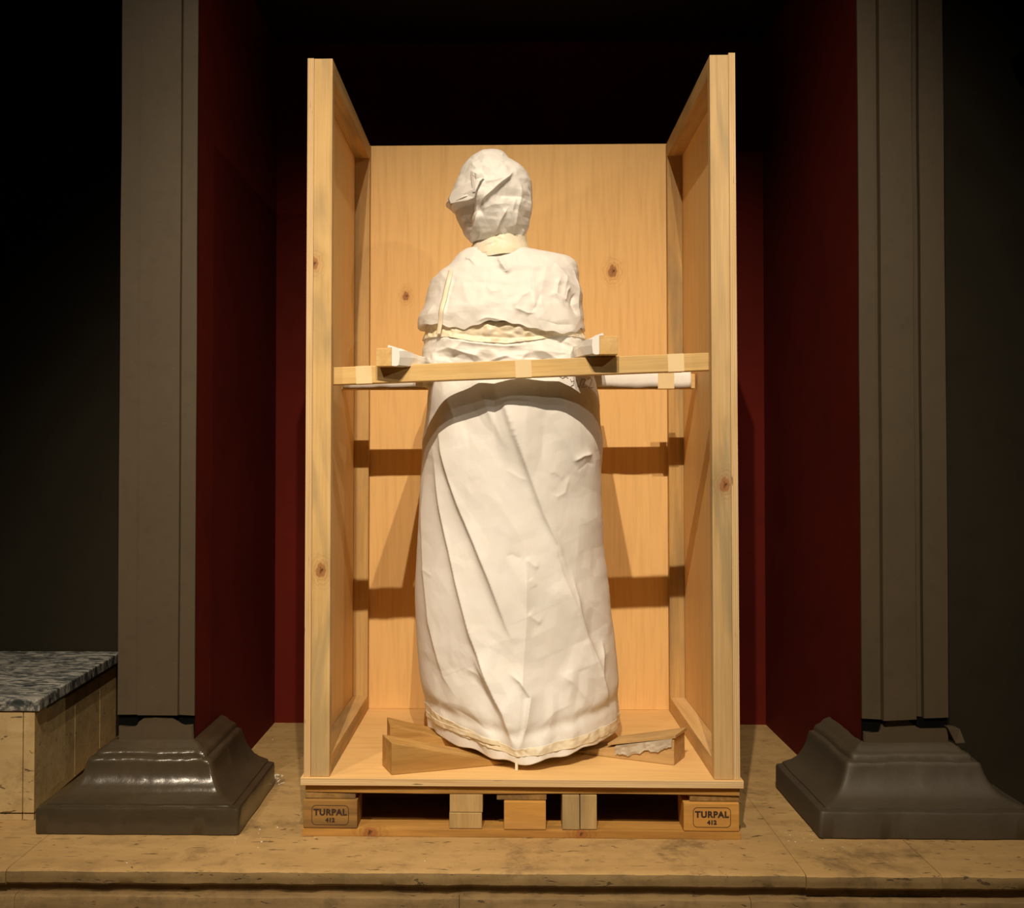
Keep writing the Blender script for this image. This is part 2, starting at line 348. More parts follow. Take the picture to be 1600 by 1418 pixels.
# ------------------------------------------------------------------ pilasters
def sweep_base(name, x0, x1, y0, yb, prof, mat, parent, seed, sideL=True, sideR=True):
    rings = []
    for (o, z) in prof:
        xa, xb = x0-o, x1+o; ya = y0-o; r = min(.012, .3*o+.002)
        pts = []
        def seg(p, q, n):
            for t in range(n): pts.append((p[0]+(q[0]-p[0])*t/n, p[1]+(q[1]-p[1])*t/n))
        seg((xa, yb), (xa, ya+r), 16)
        for k in range(4): a = PI+PI/2*k/4; pts.append((xa+r+r*math.cos(a), ya+r+r*math.sin(a)))
        seg((xa+r, ya), (xb-r, ya), 40)
        for k in range(4): a = 1.5*PI+PI/2*k/4; pts.append((xb-r+r*math.cos(a), ya+r+r*math.sin(a)))
        seg((xb, ya+r), (xb, yb), 16); pts.append((xb, yb))
        rings.append([(x, y, z) for x, y in pts])
    P = np.array(rings, float)
    u = np.arange(P.shape[1])[None, :]*.18+np.zeros(P.shape[:2]); v = P[..., 2]*22
    n = vnoise(u*1.3, v, seed)*.0022+vnoise(u*4, v*3, seed+4)*.0010
    P[..., 1] += n; P[..., 0] += n*.7; P[..., 2] += np.where(P[..., 2] > .01, n*.8, 0)
    me = grid_mesh(name, P)
    bm = bmesh.new(); bm.from_mesh(me)
    for col, xi in ((0, x0), (-1, x1)):      # flat cut ends
        o_ = [bm.verts.new(tuple(p)) for p in P[:, col]]; n_ = [bm.verts.new((xi, p[1], p[2])) for p in P[:, col]]
        for k in range(len(o_)-2): bm.faces.new((o_[k], o_[k+1], n_[k+1], n_[k]))
    bmesh.ops.remove_doubles(bm, verts=bm.verts, dist=1e-6)
    bmesh.ops.recalc_face_normals(bm, faces=bm.faces); bm.to_mesh(me); bm.free()
    return link(name, me, mat, parent, .75)
PROF = [(.166, 0), (.170, .004), (.170, .066), (.167, .0725), (.158, .0745), (.150, .0755), (.149, .0800), (.143, .0825), (.120, .090), (.104, .100), (.090, .116), (.079, .134), (.072, .152), (.068, .168), (.066, .176),
        (.063, .180), (.056, .181), (.050, .183), (.048, .192), (.044, .198), (.036, .201), (.028, .206), (.020, .214), (.010, .219), (.0, .222)]
def pilaster(x0, x1, rise, label, seed, ledge, gaps):
    t = empty('pilaster', ((x0+x1)/2, PY, 0), 0, label, 'pilaster', 'painted pilasters flanking the niche'); ox, oy = (x0+x1)/2, PY
    hw = (x1-x0)/2; cw0, cw1 = ledge
    def shaft():
        bm = bmesh.new()
        dl, dr = (.44, .009) if ox < 0 else (.009, .44)
        pts = [(-hw, dl), (-hw, .0), (cw0, .0), (cw0+.002, -rise), (cw1-.002, -rise), (cw1, .0), (hw, .0), (hw, dr)]
        pts += [(hw-.05, .44), (-hw+.10, .44), (-hw+.10, .009)] if ox < 0 else [(hw-.10, .44), (hw-.10, .009)][0:2]
        if ox > 0: pts = [(-hw, .009), (-hw, .0), (cw0, .0), (cw0+.002, -rise), (cw1-.002, -rise), (cw1, .022), (cw1+.027, .022), (cw1+.027, .0), (hw, .0), (hw, .44), (hw-.10, .44), (hw-.10, .026), (-hw+.03, .026)]  # groove beside the raised centre added to give a dark shadow band
        if ox < 0: pts = [(-hw, .44), (-hw, .0), (cw0, .0), (cw0+.002, -rise), (cw1-.002, -rise), (cw1, .0), (hw, .0), (hw, .009), (hw-.11, .0095), (hw-.11, .44)]
        zs = np.linspace(.289, 4.2, 60); rows = []
        for i, z in enumerate(zs):
            rows.append([(x+.0012*float(vnoise(np.array(z*3.), np.array(x*20.), seed)), y+.0008*float(vnoise(np.array(z*4.), np.array(x*30.), seed+2)), z if i else z+.005*float(vnoise(np.array(x*40.), np.array(1.), seed))) for x, y in pts])
        me = grid_mesh('shaft', np.array(rows), True, True, True)
        for p in me.polygons: p.use_smooth = False
        bm.from_mesh(me)
        return bm_obj('shaft', bm, M['grey'], t)
    shaft()
    # base mouldings and the broken neck above them
    b = sweep_base('moulded_base', -hw, hw, 0, .315, PROF, M['grey_gloss'], t, seed)
    nk = [(-hw+.004, .21), (-hw+.004, gaps[0]), (cw0-.004, gaps[0]-.003), (cw0+.002, gaps[1]), (cw0+.02, gaps[2]), (0, gaps[2]+.003), (cw1-.02, gaps[2]-.001), (cw1-.004, gaps[1]), (cw1+.004, gaps[3]+.004), (cw1+.014, gaps[3]), (hw-.004, gaps[3]+.002), (hw-.001, .21)]
    bm = bmesh.new(); fr = [bm.verts.new((x, -.004, z)) for x, z in nk]; bk = [bm.verts.new((x, .0085, z)) for x, z in nk]
    bm.faces.new(fr); bm.faces.new(bk[::-1])
    for i in range(len(nk)): bm.faces.new((fr[i], fr[(i+1) % len(nk)], bk[(i+1) % len(nk)], bk[i]))
    bmesh.ops.bevel(bm, geom=[e for e in bm.edges if abs(e.verts[0].co.y+.004) < 1e-5 and abs(e.verts[1].co.y+.004) < 1e-5], offset=.003, segments=2, affect='EDGES')
    bm_obj('base_neck', bm, M['grey'], t)
    box('gap_shade', -hw+.001, hw-.001, .0088, .0098, .215, .2888, M['black'], t, 0)  # thin black sheet painting in the shade of the broken gap
    return t
pilaster(LXO, NXL+.003, .010, 'grey painted pilaster with glossy moulded base beside the marble-topped bench', 3, (-.052, .068), (.258, .270, .283, .260))
tr = pilaster(NXR-.003, RXO, .022, 'grey painted pilaster with dull moulded base and broken neck right of the niche', 8, (-.070, .026), (.250, .268, .288, .258))
for ch in tr.children:
    if ch.name.startswith('moulded_base'):
        m2 = M['grey_gloss'].copy(); m2.name = 'satin_grey_paint'; m2.node_tree.nodes['Principled BSDF'].inputs['Roughness'].default_value = .62; ch.data.materials[0] = m2
# a broken flake leaning at the outer neck corner of the right pilaster
p = at(1497, 1146, PY+.01)
prism('broken_flake', [(.135, -.02, .222), (.162, -.02, .224), (.160, .03, .224), (.135, .03, .222)], [(.112, -.018, .268), (.150, -.012, .262), (.150, .02, .262), (.112, .03, .268)], M['grey'], tr, .002)

# ------------------------------------------------------------------ stone bench with marble top, left
bx = at(62, 1108, .12).x
bench = empty('stone_bench', (bx-.35, .12, 0), 0, 'low pale stone bench with a grey veined marble top at the left edge', 'bench')
BX, BT = .35, .345
def bfn(x, y, z): return (x-(y)*.055 if x > .1 else x, y, z)
def bpt(name, x0, x1, y0, y1, z0, z1, mat, bev=.002): return box(name, x0, x1, y0, y1, z0, z1, mat, bench, bev, fn=bfn)
bpt('marble_top', -1.0, BX+.002, -.006, .815, BT-.034, BT, M['marble'], .004)
bpt('stone_panel', -.06+.0, BX-.048, .0, .03, .022, BT-.036, M['stone_bench'])
bpt('corner_stone', BX-.046, BX-.014, .0, .10, .022, BT-.036, M['stone_bench'])
bpt('stone_panel', -.9, -.062, .0, .03, .022, BT-.036, M['stone_bench'])
for y0, y1 in ((.102, .36), (.362, .62), (.622, .815)):
    bpt('side_panel', BX-.048, BX-.016, y0, y1-.002, .022, BT-.052, M['stone_bench'])
bpt('core', -.9, BX-.05, .032, .81, .0, BT-.036, M['stone_low'], 0)
bpt('plinth_strip', -.9, BX-.050, .004, .03, .0, .018, M['stone_bench'], .001)
bpt('plinth_strip', BX-.047, BX-.016, .004, .2, .0, .018, M['stone_bench'], .001)

# ------------------------------------------------------------------ pallet
CX = .058; YAWC = math.radians(-.5)
pal = empty('pallet', (CX, 0, 0), YAWC, 'weathered wooden pallet carrying the open crate on the stone platform', 'pallet')
def warp(a, s, seed):
    def f(x, y, z): return (x+.0015*math.sin(y*30+seed), y+.0025*math.sin(x*7+seed), z+a*math.sin(x*s+seed))
    return f
for k, (y0, y1) in enumerate(((.0, .10), (.35, .45), (.70, .80))):
    box('bottom_board', -.598, .594, y0-.002 if k == 0 else y0, y1, .0, .022, M['pal_x'], pal, .002, 6)
for k, (y0, y1) in enumerate(((.002, .142), (.18, .28), (.33, .47), (.52, .62), (.658, .80))):
    box('deck_board', -.590, .592, y0, y1, .1175, .1385, M['pal_x'], pal, .0025, 6, warp(.0012, 6, k))
for (x0, x1) in ((-.590, -.452), (-.066, .070), (.458, .592)):
    box('cross_board', x0, x1, .006, .80, .0995, .117, M['pal_y'], pal, .003)
blocks = []
for j, (y0, y1) in enumerate(((.0, .10), (.35, .45), (.70, .80))):
    for i, (x0, x1) in enumerate(((-.594, -.446), (-.046, .068), (.440, .590))):
        blocks.append(box('block', x0, x1, y0-.004, y1, .0225, .0990, M['pal_dark'] if i == 0 else M['pal_new'], pal, .003))
def text_mesh(body, size):
    cu = bpy.data.curves.new('t', 'FONT'); cu.body = body; cu.size = size; cu.align_x = 'CENTER'; cu.align_y = 'CENTER'; cu.extrude = .00015; cu.space_character = 1.12; cu.offset = .0011
    o = bpy.data.objects.new('t', cu); COL.objects.link(o); dg = bpy.context.evaluated_depsgraph_get(); dg.update()
    me = bpy.data.meshes.new_from_object(o.evaluated_get(dg)); bpy.data.objects.remove(o); return me
def stamp(parent, xc, yf, zc, rz=0.):
    bm = bmesh.new()
    for body, sz, dz in (('TURPAL', .0232, .0070), ('412', .0150, -.0140)):
        me = text_mesh(body, sz); me.transform(Matrix.Translation((xc, yf, zc+dz)) @ Matrix.Rotation(PI/2, 4, 'X') @ Matrix.Rotation(rz, 4, 'Z')); bm.from_mesh(me)
    W, H, r, th = .051, .0270, .012, .0016
    def rr(o):
        pts = []
        for cx, cz, a0 in ((W-r, H-r, 0), (-(W-r), H-r, 90), (-(W-r), -(H-r), 180), (W-r, -(H-r), 270)):
            for k in range(7): a = math.radians(a0+15*k); pts.append((xc+cx+(r+o)*math.cos(a), zc+cz+(r+o)*math.sin(a)))
        return pts
    A, B = rr(0), rr(-th)
    va = [bm.verts.new((x, yf-.0002, z)) for x, z in A]; vb = [bm.verts.new((x, yf-.0002, z)) for x, z in B]
    for i in range(len(A)): bm.faces.new((va[i], va[(i+1) % len(A)], vb[(i+1) % len(A)], vb[i]))
    o = bm_obj('burned_stamp', bm, M['ink'], parent); o['label'] = 'dark burned-in stamp reading TURPAL 412 in a rounded frame'; return o
stamp(blocks[0], -.520, -.0042, .058, .0); stamp(blocks[2], .516, -.0042, .060, .0)

# loose offcuts pushed between the pallet boards
def offcut(x0, x1, z0, z1, y0, y1, label, rz=0):
    o = box('wood_block', -(x1-x0)/2, (x1-x0)/2, 0, y1-y0, 0, z1-z0, M['offcut'], None, .002)
    c = Matrix.Rotation(YAWC, 3, 'Z') @ Vector(((x0+x1)/2, y0, z0)); o.location = (CX+c.x, c.y, c.z); o.rotation_euler.z = YAWC+rz
    return tag(o, label, 'wood block', 'offcuts wedged in the pallet openings')
offcut(-.195, -.106, .0235, .066, -.001, .09, 'lower grey-brown offcut of the stacked pair in the left pallet opening', .01)
offcut(-.194, -.104, .067, .1155, .001, .09, 'upper offcut of the stacked pair in the left pallet opening', -.01)
offcut(.112, .159, .0235, .1160, -.003, .09, 'upright offcut just right of the middle pallet block', .0)
offcut(.161, .206, .0235, .1160, .0, .09, 'paler upright offcut touching the dark opening at its right', .0)

# ------------------------------------------------------------------ crate
crate = empty('open_crate', (CX, 0, .139), YAWC, 'tall open-fronted plywood and pine crate holding the wrapped statue', 'crate')
ZF = .160; ZT = 2.139; D = .862
def lean(x, y, z): return (x*(1-.0075*(z-ZF)/2), y, z-.139)
def cb(name, x0, x1, y0, y1, z0, z1, mats, bev=.0012, e=None, cuts=0): return box(name, x0, x1, y0, y1, z0, z1, mats, crate, bev, cuts, lean, e)
HW = .5935; TP = .018; SW = .052; SD = .038
# knots are given in crate coordinates: shift to the empty's own height
cb('base_board', -.601, .601, -.010, .90, .1395, ZF, [M['ply_floor'], M['edge_z']], .0012, (0, 1))
for s in (-1, 1):
    a, b2 = sorted((s*HW, s*(HW-TP)))
    cb('side_panel', a, b2, .0, D+.015, ZF+.0005, ZT+(.004 if s > 0 else 0), [M['ply_side'], M['edge_x']], .0008, (1, 2))
    a, b2 = sorted((s*(HW-TP-.0005), s*(HW-TP-SW)))
    cb('upright_stud', a, b2, .001, SD, ZF+.0005, ZT-.001, M['stud_l'] if s < 0 else M['stud_r'], .002)
    cb('upright_stud', a, b2, D-SD, D-.0005, ZF+.0005, ZT-.001, M['stud_b'], .002)
    cb('bottom_rail', a, b2, SD+.0005, D-SD-.0005, ZF+.0005, ZF+.052, M['rail_y'] if s < 0 else M['rail_y2'], .003)
    cb('top_rail', a, b2, SD+.0005, D-SD-.0005, ZT-.052, ZT-.001, M['rail_y'], .002)
    for k in range(6):   # screw heads on the plywood edge
        pass
cb('back_panel', -(HW-TP-.0005), HW-TP-.0005, D, D+.014, ZF+.0005, ZT+.004, [M['ply_back'], M['edge_x']], .0008, (2,))

# ------------------------------------------------------------------ cross bars
def bar_between(name, xa, za, xb, zb, y0, y1, h, mat, label, cat, group):
    L = math.hypot(xb-xa, zb-za); o = box(name, 0, L, 0, y1-y0, 0, h, mat, None, .002, 4)
    o.location = (xa, y0, za); o.rotation_euler = (0, -math.atan2(zb-za, xb-xa), 0); return tag(o, label, cat, group)
FBY = .062
pL = at(516, 600.5, FBY); pR = at(1109, 577.5, FBY)
fb = bar_between('crossbar', -.514, pL.z-.002, .630, pR.z+.001, FBY, FBY+.046, .0485, M['bar'], 'slanting pine bar across the crate in front of the wrapped statue', 'brace', 'bars across the crate')
L = fb.dimensions.x
for q in ((552-516), (802-516), (1040-516)):
    x = .048+q*.00179
    tp = box('tape_strip', x, x+.045, -.0006, .0466, -.0006, .0491, M['clear_tape'], fb, .0004); tp['label'] = 'pale tape wound round the bar'
RBY = .535
qL = at(522, 608, RBY); qR = at(1087, 606.5, RBY)
rb = bar_between('crossbar', -.514, qL.z, .629, qR.z, RBY, RBY+.046, .047, M['bar'], 'rear pine bar padded with white foam behind the statue', 'brace', 'bars across the crate')
for x0, x1 in ((.01, .34), (.76, 1.128)):
    n = 60; xs = np.linspace(x0, x1, n); rows = []
    ring = [(-.010, .004), (-.011, .020), (-.010, .040), (-.004, .054), (.010, .058), (.028, .056)]
    P = np.zeros((n, len(ring), 3))
    for k, (y, z) in enumerate(ring):
        P[:, k, 0] = xs; P[:, k, 1] = y+vnoise(xs*30, xs*0+k*.5, 5)*.002; P[:, k, 2] = z+vnoise(xs*22, xs*0+k*.7, 9)*.0025
    me = grid_mesh('foam_padding', P); o = link('foam_padding', me, M['foam'], rb, True); sm = o.modifiers.new('s', 'SOLIDIFY'); sm.thickness = .008; sm.offset = -1
    o['label'] = 'white foam sheet along the bar'
for x in (1.022, ):
    tp = box('tape_strip', x, x+.052, -.0135, .048, -.001, .060, M['clear_tape'], rb, .0004); tp['label'] = 'tan tape over the foam'

# clamp blocks running front to back over the bars
def clamp(px0, px1, pyt, pyb, y0, y1, label, foam_side, foamw, rz=0.):
    a = at(px0, pyb, y0); c = at(px1, pyt, y0)
    t = empty('clamp_block', ((a.x+c.x)/2, y0, a.z), rz, label, 'wood block', 'side blocks clamping the statue'); w2 = (c.x-a.x)/2; h = c.z-a.z
    box('timber', -w2, w2, 0, y1-y0, 0, h, M['blk_y'], t, .002)
    n = 40; ys = np.linspace(.001, .34, n); prof = [(0, .001), (.5, .0), (1., .003), (1.05, .5*h), (1., .86*h), (.6, h+.001), (.0, h+.006), (-.4, h+.006), (-.4, h+.001), (0, h+.0008), (0, .5*h)]
    P = np.zeros((n, len(prof), 3))
    for k, (u, z) in enumerate(prof):
        wob = facet(ys*24, ys*0+k*1.1, 31); grow = foamw+.042*np.clip(ys/.12, 0, 1)
        act = 1. if u > .3 or (z > h+.004) else 0.
        P[:, k, 0] = foam_side*(w2+.0005+(u*grow if u > 0 else u*.03)+act*wob*.003); P[:, k, 1] = ys; P[:, k, 2] = z+act*wob*.0035*(1 if z > .01 else 0)-(np.clip(ys-.02, 0, .1)*.10 if z > .6*h and u > 0 else 0)
    me = grid_mesh('foam_padding', P, True, True, True)
    bm = bmesh.new(); bm.from_mesh(me); bmesh.ops.recalc_face_normals(bm, faces=bm.faces); bm.to_mesh(me); bm.free()
    o = link('foam_padding', me, M['foam'], t); o['label'] = 'white foam between block and statue'
clamp(587, 612, 543.5, 572, .020, .592, 'short pine block with white foam left of the wrapped bust', 1, .022, math.radians(-9.5))
clamp(937, 965.5, 524.5, 553.5, .012, .592, 'short pine block ending in pale end grain right of the wrapped bust', -1, .020)

# ------------------------------------------------------------------ wedges under the statue
def wedge(A, ang, length, width, h, tip, mat, label, parent=None, z0=.1605, name='wedge'):
    u = Vector((math.cos(ang), math.sin(ang))); v = Vector((-u.y, u.x))
    if math.cos(ang) < 0: v = -v
    t = empty(name, (A[0], A[1], z0), math.atan2(u.y, u.x), label, 'wedge', 'wooden wedges under the statue')
    sg = 1 if math.cos(ang) > 0 else -1
    prism('wooden_taper', [(0,0,0), (length,0,0), (length,sg*width,0), (0,sg*width,0)], [(0,0,h), (length,0,tip), (length,sg*width,tip), (0,sg*width,h)], mat, t, .0018)
    return t
wedge((-.297, .025), math.radians(20), .335, .105, .088, .003, M['wedge'], 'front left brown wedge, its thick end facing the crate corner')
wedge((-.322, .235), math.radians(10), .30, .115, .086, .006, M['wedge'], 'rear left brown wedge, partly behind the front one')
wr = wedge((.495, .137), math.radians(154), .30, .105, .072, .004, M['wedge_r'], 'pale wedge on the right topped by a thin slat and torn grey card')
# thin slat above a gap, and torn card hanging over the long face
hs = .072
prism('thin_slat', [(-.004,-.002,hs+.004), (.20,0,.030+.004), (.20,-.1,.030+.004), (-.004,-.112,hs+.004)], [(-.004,-.002,hs+.013), (.20,0,.030+.010), (.20,-.1,.030+.010), (-.004,-.112,hs+.013)], M['wedge_r'], wr, .0008)
n = 50; xs = np.linspace(.006, .175, n); P = np.zeros((n, 6, 3)); slope = (hs-.004)/.30
drop = .027-.05*xs+.007*vnoise(xs*38, xs*0, 3)+.0028*vnoise(xs*190, xs*0, 5)
for k in range(6):
    P[:, k, 0] = xs; zt = hs-slope*xs+.0032
    if k == 0: P[:, k, 1] = -.03; P[:, k, 2] = zt
    else: P[:, k, 1] = .004+.0018*vnoise(xs*80, xs*0+k, 6); P[:, k, 2] = np.maximum(zt-drop*(k-1)/4*1.25, .004)
me = grid_mesh('torn_card', P); o = link('torn_card', me, M['fibre'], wr); sm = o.modifiers.new('s', 'SOLIDIFY'); sm.thickness = .0025
o['label'] = 'torn grey fibrous card'

# ------------------------------------------------------------------ the wrapped statue
statue = empty('wrapped_statue', (.07, .40, .18), 0, 'statue wrapped head to foot in creased white paper and tape', 'statue')
SO = Vector(statue.location)
def xz(pts, Y): return [(at(px, py, Y).x, at(px, py, Y).z) for px, py in pts]
class Wrap:
    """a lofted sheet: rows (py, left px, right px, centre y, half depth, exponent), top to bottom"""
    def __init__(s, rows, disp, zshear=0., zedge=None, soft=3):
        R = []
        for (py, L, Rr, yc, ry, p) in rows:
            a, b3 = at(L, py, yc), at(Rr, py, yc); R.append(((a.z+b3.z)/2, (a.x+b3.x)/2, (b3.x-a.x)/2, yc, ry, p))
        R = np.array(R); zz = np.linspace(R[0, 0], R[-1, 0], 400); D = np.stack([zz]+[np.interp(-zz, -R[:, 0], R[:, k]) for k in range(1, 6)], 1)
        kern = np.hanning(2*soft+3)[1:-1]; kern /= kern.sum()      # round off the kinks between the measured rows
        for k in range(1, 6): e = np.concatenate([2*D[0, k]-D[soft:0:-1, k], D[:, k], 2*D[-1, k]-D[-2:-soft-2:-1, k]]); D[:, k] = np.convolve(e, kern, 'valid')
        s.R = D; s.z0, s.z1 = s.R[0, 0], s.R[-1, 0]; s.disp = disp; s.zs = zshear; s.zedge = zedge
    def base(s, z, th):
        zz = -s.R[:, 0]; q = [np.interp(-z, zz, s.R[:, k]) for k in range(1, 6)]
        xc, rx, yc, ry, p = q; c, sn = np.cos(th), np.sin(th)
        x = xc+rx*np.sign(c)*np.abs(c)**(2/p); y = yc-ry*np.sign(sn)*np.abs(sn)**(2/p)
        return x, y, xc, yc, rx, ry
    def pos(s, z, th, off=0.):
        x, y, xc, yc, rx, ry = s.base(z, th)
        nx, ny = (x-xc)/np.maximum(rx, .02)**2, (y-yc)/np.maximum(ry, .02)**2; l = np.hypot(nx, ny)+1e-9; nx, ny = nx/l, ny/l
        front = np.clip(.25-ny, 0, 1); front = np.minimum(front*1.6, 1)
        h = s.disp(x, y, z, th, front)+off
        # keep the measured outline: damp the offset at the two silhouette edges
        return np.stack([x+nx*h*.75, y+ny*h, z+s.zs*(x-xc)], -1)
    def mesh(s, name, nr, nt, mats, off=0., close_top=True, fold_in=True, parent=statue):
        th = np.linspace(0, 2*PI, nt, endpoint=False)
        # denser where the surface faces the front of the crate
        th = th - .35*np.sin(2*th)*0
        t = np.linspace(0, 1, nr)[:, None]; TH = np.broadcast_to(th[None, :], (nr, nt))
        zb = s.z1 if s.zedge is None else s.zedge(*s.base(np.full(nt, s.z1), th)[:2])[None, :]
        Z = s.z0+(zb-s.z0)*t+np.zeros((nr, nt))
        P = s.pos(Z, TH, off)
        if fold_in:
            last = P[-1]; c = last.mean(0); inn = last*.93+c*.07; inn[:, 2] = last[:, 2]+.004
            inn2 = last*.80+c*.20; inn2[:, 2] = last[:, 2]+.012; P = np.concatenate([P, inn[None], inn2[None]])
        if close_top:
            top = P[0]; c = top.mean(0); c2 = c.copy(); P = np.concatenate([(top*.02+c2*.98)[None], (top*.5+c*.5+np.array([0,0,.002]))[None], P])
        P = P-np.array(SO)
        me = grid_mesh(name, P, wrap_u=True, capt=close_top)
        return link(name, me, mats, parent, True)
    def band(s, name, z_top, z_bot, th0, th1, nt, nr, mats, off=.003, crk=.0012, seed=1, parent=statue, thick=.0006):
        th = np.linspace(th0, th1, nt); t = np.linspace(0, 1, nr)[:, None]
        x, y = s.base(np.full(nt, (s.z0+s.z1)/2), th)[:2]
        # two passes: x depends weakly on z
        zt = z_top(s.base(np.full(nt, s.z1*.5+s.z0*.5), th)[0]); zbv = z_bot(s.base(np.full(nt, s.z1*.5+s.z0*.5), th)[0])
        for _ in range(2):
            xm = s.base((zt+zbv)/2, th)[0]; zt = z_top(xm); zbv = z_bot(xm)
        Z = zt[None, :]+(zbv-zt)[None, :]*t; TH = np.broadcast_to(th[None, :], Z.shape)
        P = s.pos(Z, TH, off+crk*facet(TH*16+seed, Z*70, seed))-np.array(SO)
        me = grid_mesh(name, P); o = link(name, me, mats, parent, True)
        sm = o.modifiers.new('s', 'SOLIDIFY'); sm.thickness = thick; sm.offset = 1
        return o
def curve_z(pts, Y):
    q = sorted(xz(pts, Y)); X = [a for a, _ in q]; Zs = [b for _, b in q]
    return lambda x: np.interp(x, X, Zs)

# ---- lower sheet
LOW = [(584, 670, 925, .41, .235, 2.8), (590, 666, 929, .41, .252, 2.9), (600, 664, 930, .41, .260, 2.9), (640, 663, 935, .41, .264, 2.7), (680, 661, 938, .41, .264, 2.5), (722, 656, 939, .41, .262, 2.3), (800, 655, 942, .41, .262, 2.1),
       (860, 651, 945, .41, .27, 2.05), (920, 647, 949, .41, .278, 2.0), (980, 647, 954, .41, .288, 1.95), (1020, 650, 958, .41, .296, 1.9), (1050, 653, 961, .405, .305, 1.85), (1090, 661, 965, .40, .322, 1.75), (1115, 664, 966, .40, .332, 1.68), (1135, 666, 966, .40, .338, 1.62), (1147, 671, 964, .40, .340, 1.6)]
LC = [  # polyline, amp, fall-off left, fall-off right
    ([(772,590), (800,670), (828,745), (850,805), (872,850), (890,905)], .013, .007, .050),
    ([(742,592), (760,640), (790,700)], .006, .006, .03),
    ([(676,640), (690,705), (704,750), (722,800), (741,845), (765,905), (790,975), (808,1012)], .017, .007, .055),
    ([(668,680), (678,740), (690,802), (713,905), (736,990), (755,1040), (778,1095), (803,1165)], .016, .008, .040),
    ([(657,720), (655,800), (660,900), (668,980), (690,1060), (720,1100)], .010, .008, .035),
    ([(821,840), (821,900), (820,979), (814,1063), (806,1175)], .011, .018, .030),
    ([(735,1020), (760,1060), (785,1105), (803,1160)], .010, .006, .03),
    ([(790,1042), (812,1058), (827,1080), (820,1125), (808,1165)], .011, .006, .022),
    ([(893,880), (905,960), (930,1040), (950,1115)], .009, .03, .009),
    ([(850,800), (880,900), (915,1000), (930,1070)], .007, .035, .012),
    ([(942,1000), (935,1060), (950,1110)], .010, .012, .010),
    ([(868,1045), (895,1065), (918,1095), (935,1125)], .008, .012, .04),
    ([(895,722), (912,712), (930,708)], .007, .010, .010), ([(902,738), (920,722), (934,726)], -.004, .006, .006),
    ([(862,770), (872,776), (884,770), (893,740)], .006, .010, .012), ([(856,740), (868,737), (884,750)], .004, .01, .02),
    ([(788,731), (810,745), (828,752)], .003, .012, .006),
    ([(820,870), (833,882), (842,886)], .005, .006, .010), ([(822,955), (838,967), (846,972)], .006, .006, .012), ([(836,915), (828,900)], .003, .004, .01),
    ([(725,1042), (745,1050), (765,1072)], .006, .008, .012), ([(700,760), (718,800)], .002, .01, .01),
    ([(815,872), (800,864), (790,868)], -.003, .005, .01), ([(655,890), (675,905)], .003, .006, .006),
    ([(840,1130), (865,1105), (905,1090)], .005, .010, .02), ([(700,1105), (735,1120), (770,1140)], -.005, .008, .012),
]
LCx = [(xz(p, .17), a*1.3*(.5 if abs(a) <= .006 and len(p) <= 4 else 1.), wl*1.1, wr*1.1) for p, a, wl, wr in LC]
def disp_low(x, y, z, th, front):
    h = np.zeros(x.shape)
    for p, a, wl, wr in LCx: h = h+crease(x, z, p, a, wl, wr)*front
    low = np.clip((.62-z)/.40, 0, 1); right = np.clip((x-.1)/.15, 0, 1)
    sd = x*.45+z*.9
    h = h+.0110*facet(x*6+z*2.6, z*2.6, 3)*(.6+.6*low+.5*right)
    h = h+.0060*facet(x*12+z*6, z*7-x*6, 8)*(.35+.8*low+.6*right)+.009*facet(x*16+z*3, z*5, 21)*np.clip((z-.98)/.12, 0, 1)
    h = h+.0019*facet(x*30+z*14, z*20-x*16, 15)*(.4+.8*low+.4*right)
    # wobble at the gathered foot
    h = h+.006*np.sin(th*19+1.0)*np.clip((.33-z)/.12, 0, 1)*(.6+.4*np.sin(th*7))
    hd = np.clip((.262-z)/.05, 0, 1)     # gathered just above the tape
    h = h-.006*np.exp(-((z-(.255+.18*np.abs(x-.045)))/.018)**2)*front
    return h-.004
FOOT = curve_z([(640,1146), (676,1147), (740,1176), (790,1192), (806,1195), (846,1192), (900,1181), (940,1166), (965,1150), (990,1146)], .14)
def lowedge(x, y): return .178+.035*np.clip(np.abs(x-.05)/.26, 0, 1)+.004*np.sin(x*60)+np.where(y > .40, .02, 0.0)
wl_ = Wrap(LOW, disp_low, 0., lowedge, 40)
wl_.mesh('lower_wrapping', 430, 620, M['paper'], close_top=True)
# V-shaped tape round the foot
def vt(c, l, r): return lambda x: c+np.abs(x-.045)*np.where(x < .045, l, r)
a0, a1 = PI*.02, PI*.98
wl_.band('foot_tape', vt(.221, .25, .115), vt(.200, .19, .075), a0, a1, 320, 16, M['tape'], .0018, .0022, 4, thick=.0004)['label'] = 'yellowish tape drawn round the foot in a V'
wl_.band('foot_tape', vt(.232, .12, .02), vt(.218, .10, .0), PI*.60, a1, 160, 8, M['tape'], .0034, .0015, 9, thick=.0004)
pt = at(807, 1192, .075)
bm = bmesh.new(); add_box(bm, pt.x-.004-SO.x, pt.x+.004-SO.x, pt.y-.004-SO.y, pt.y-.001-SO.y, .161-SO.z, .205-SO.z, .0006)
bm_obj('hanging_tape_end', bm, M['tape'], statue)['label'] = 'short tape end hanging to the crate floor'

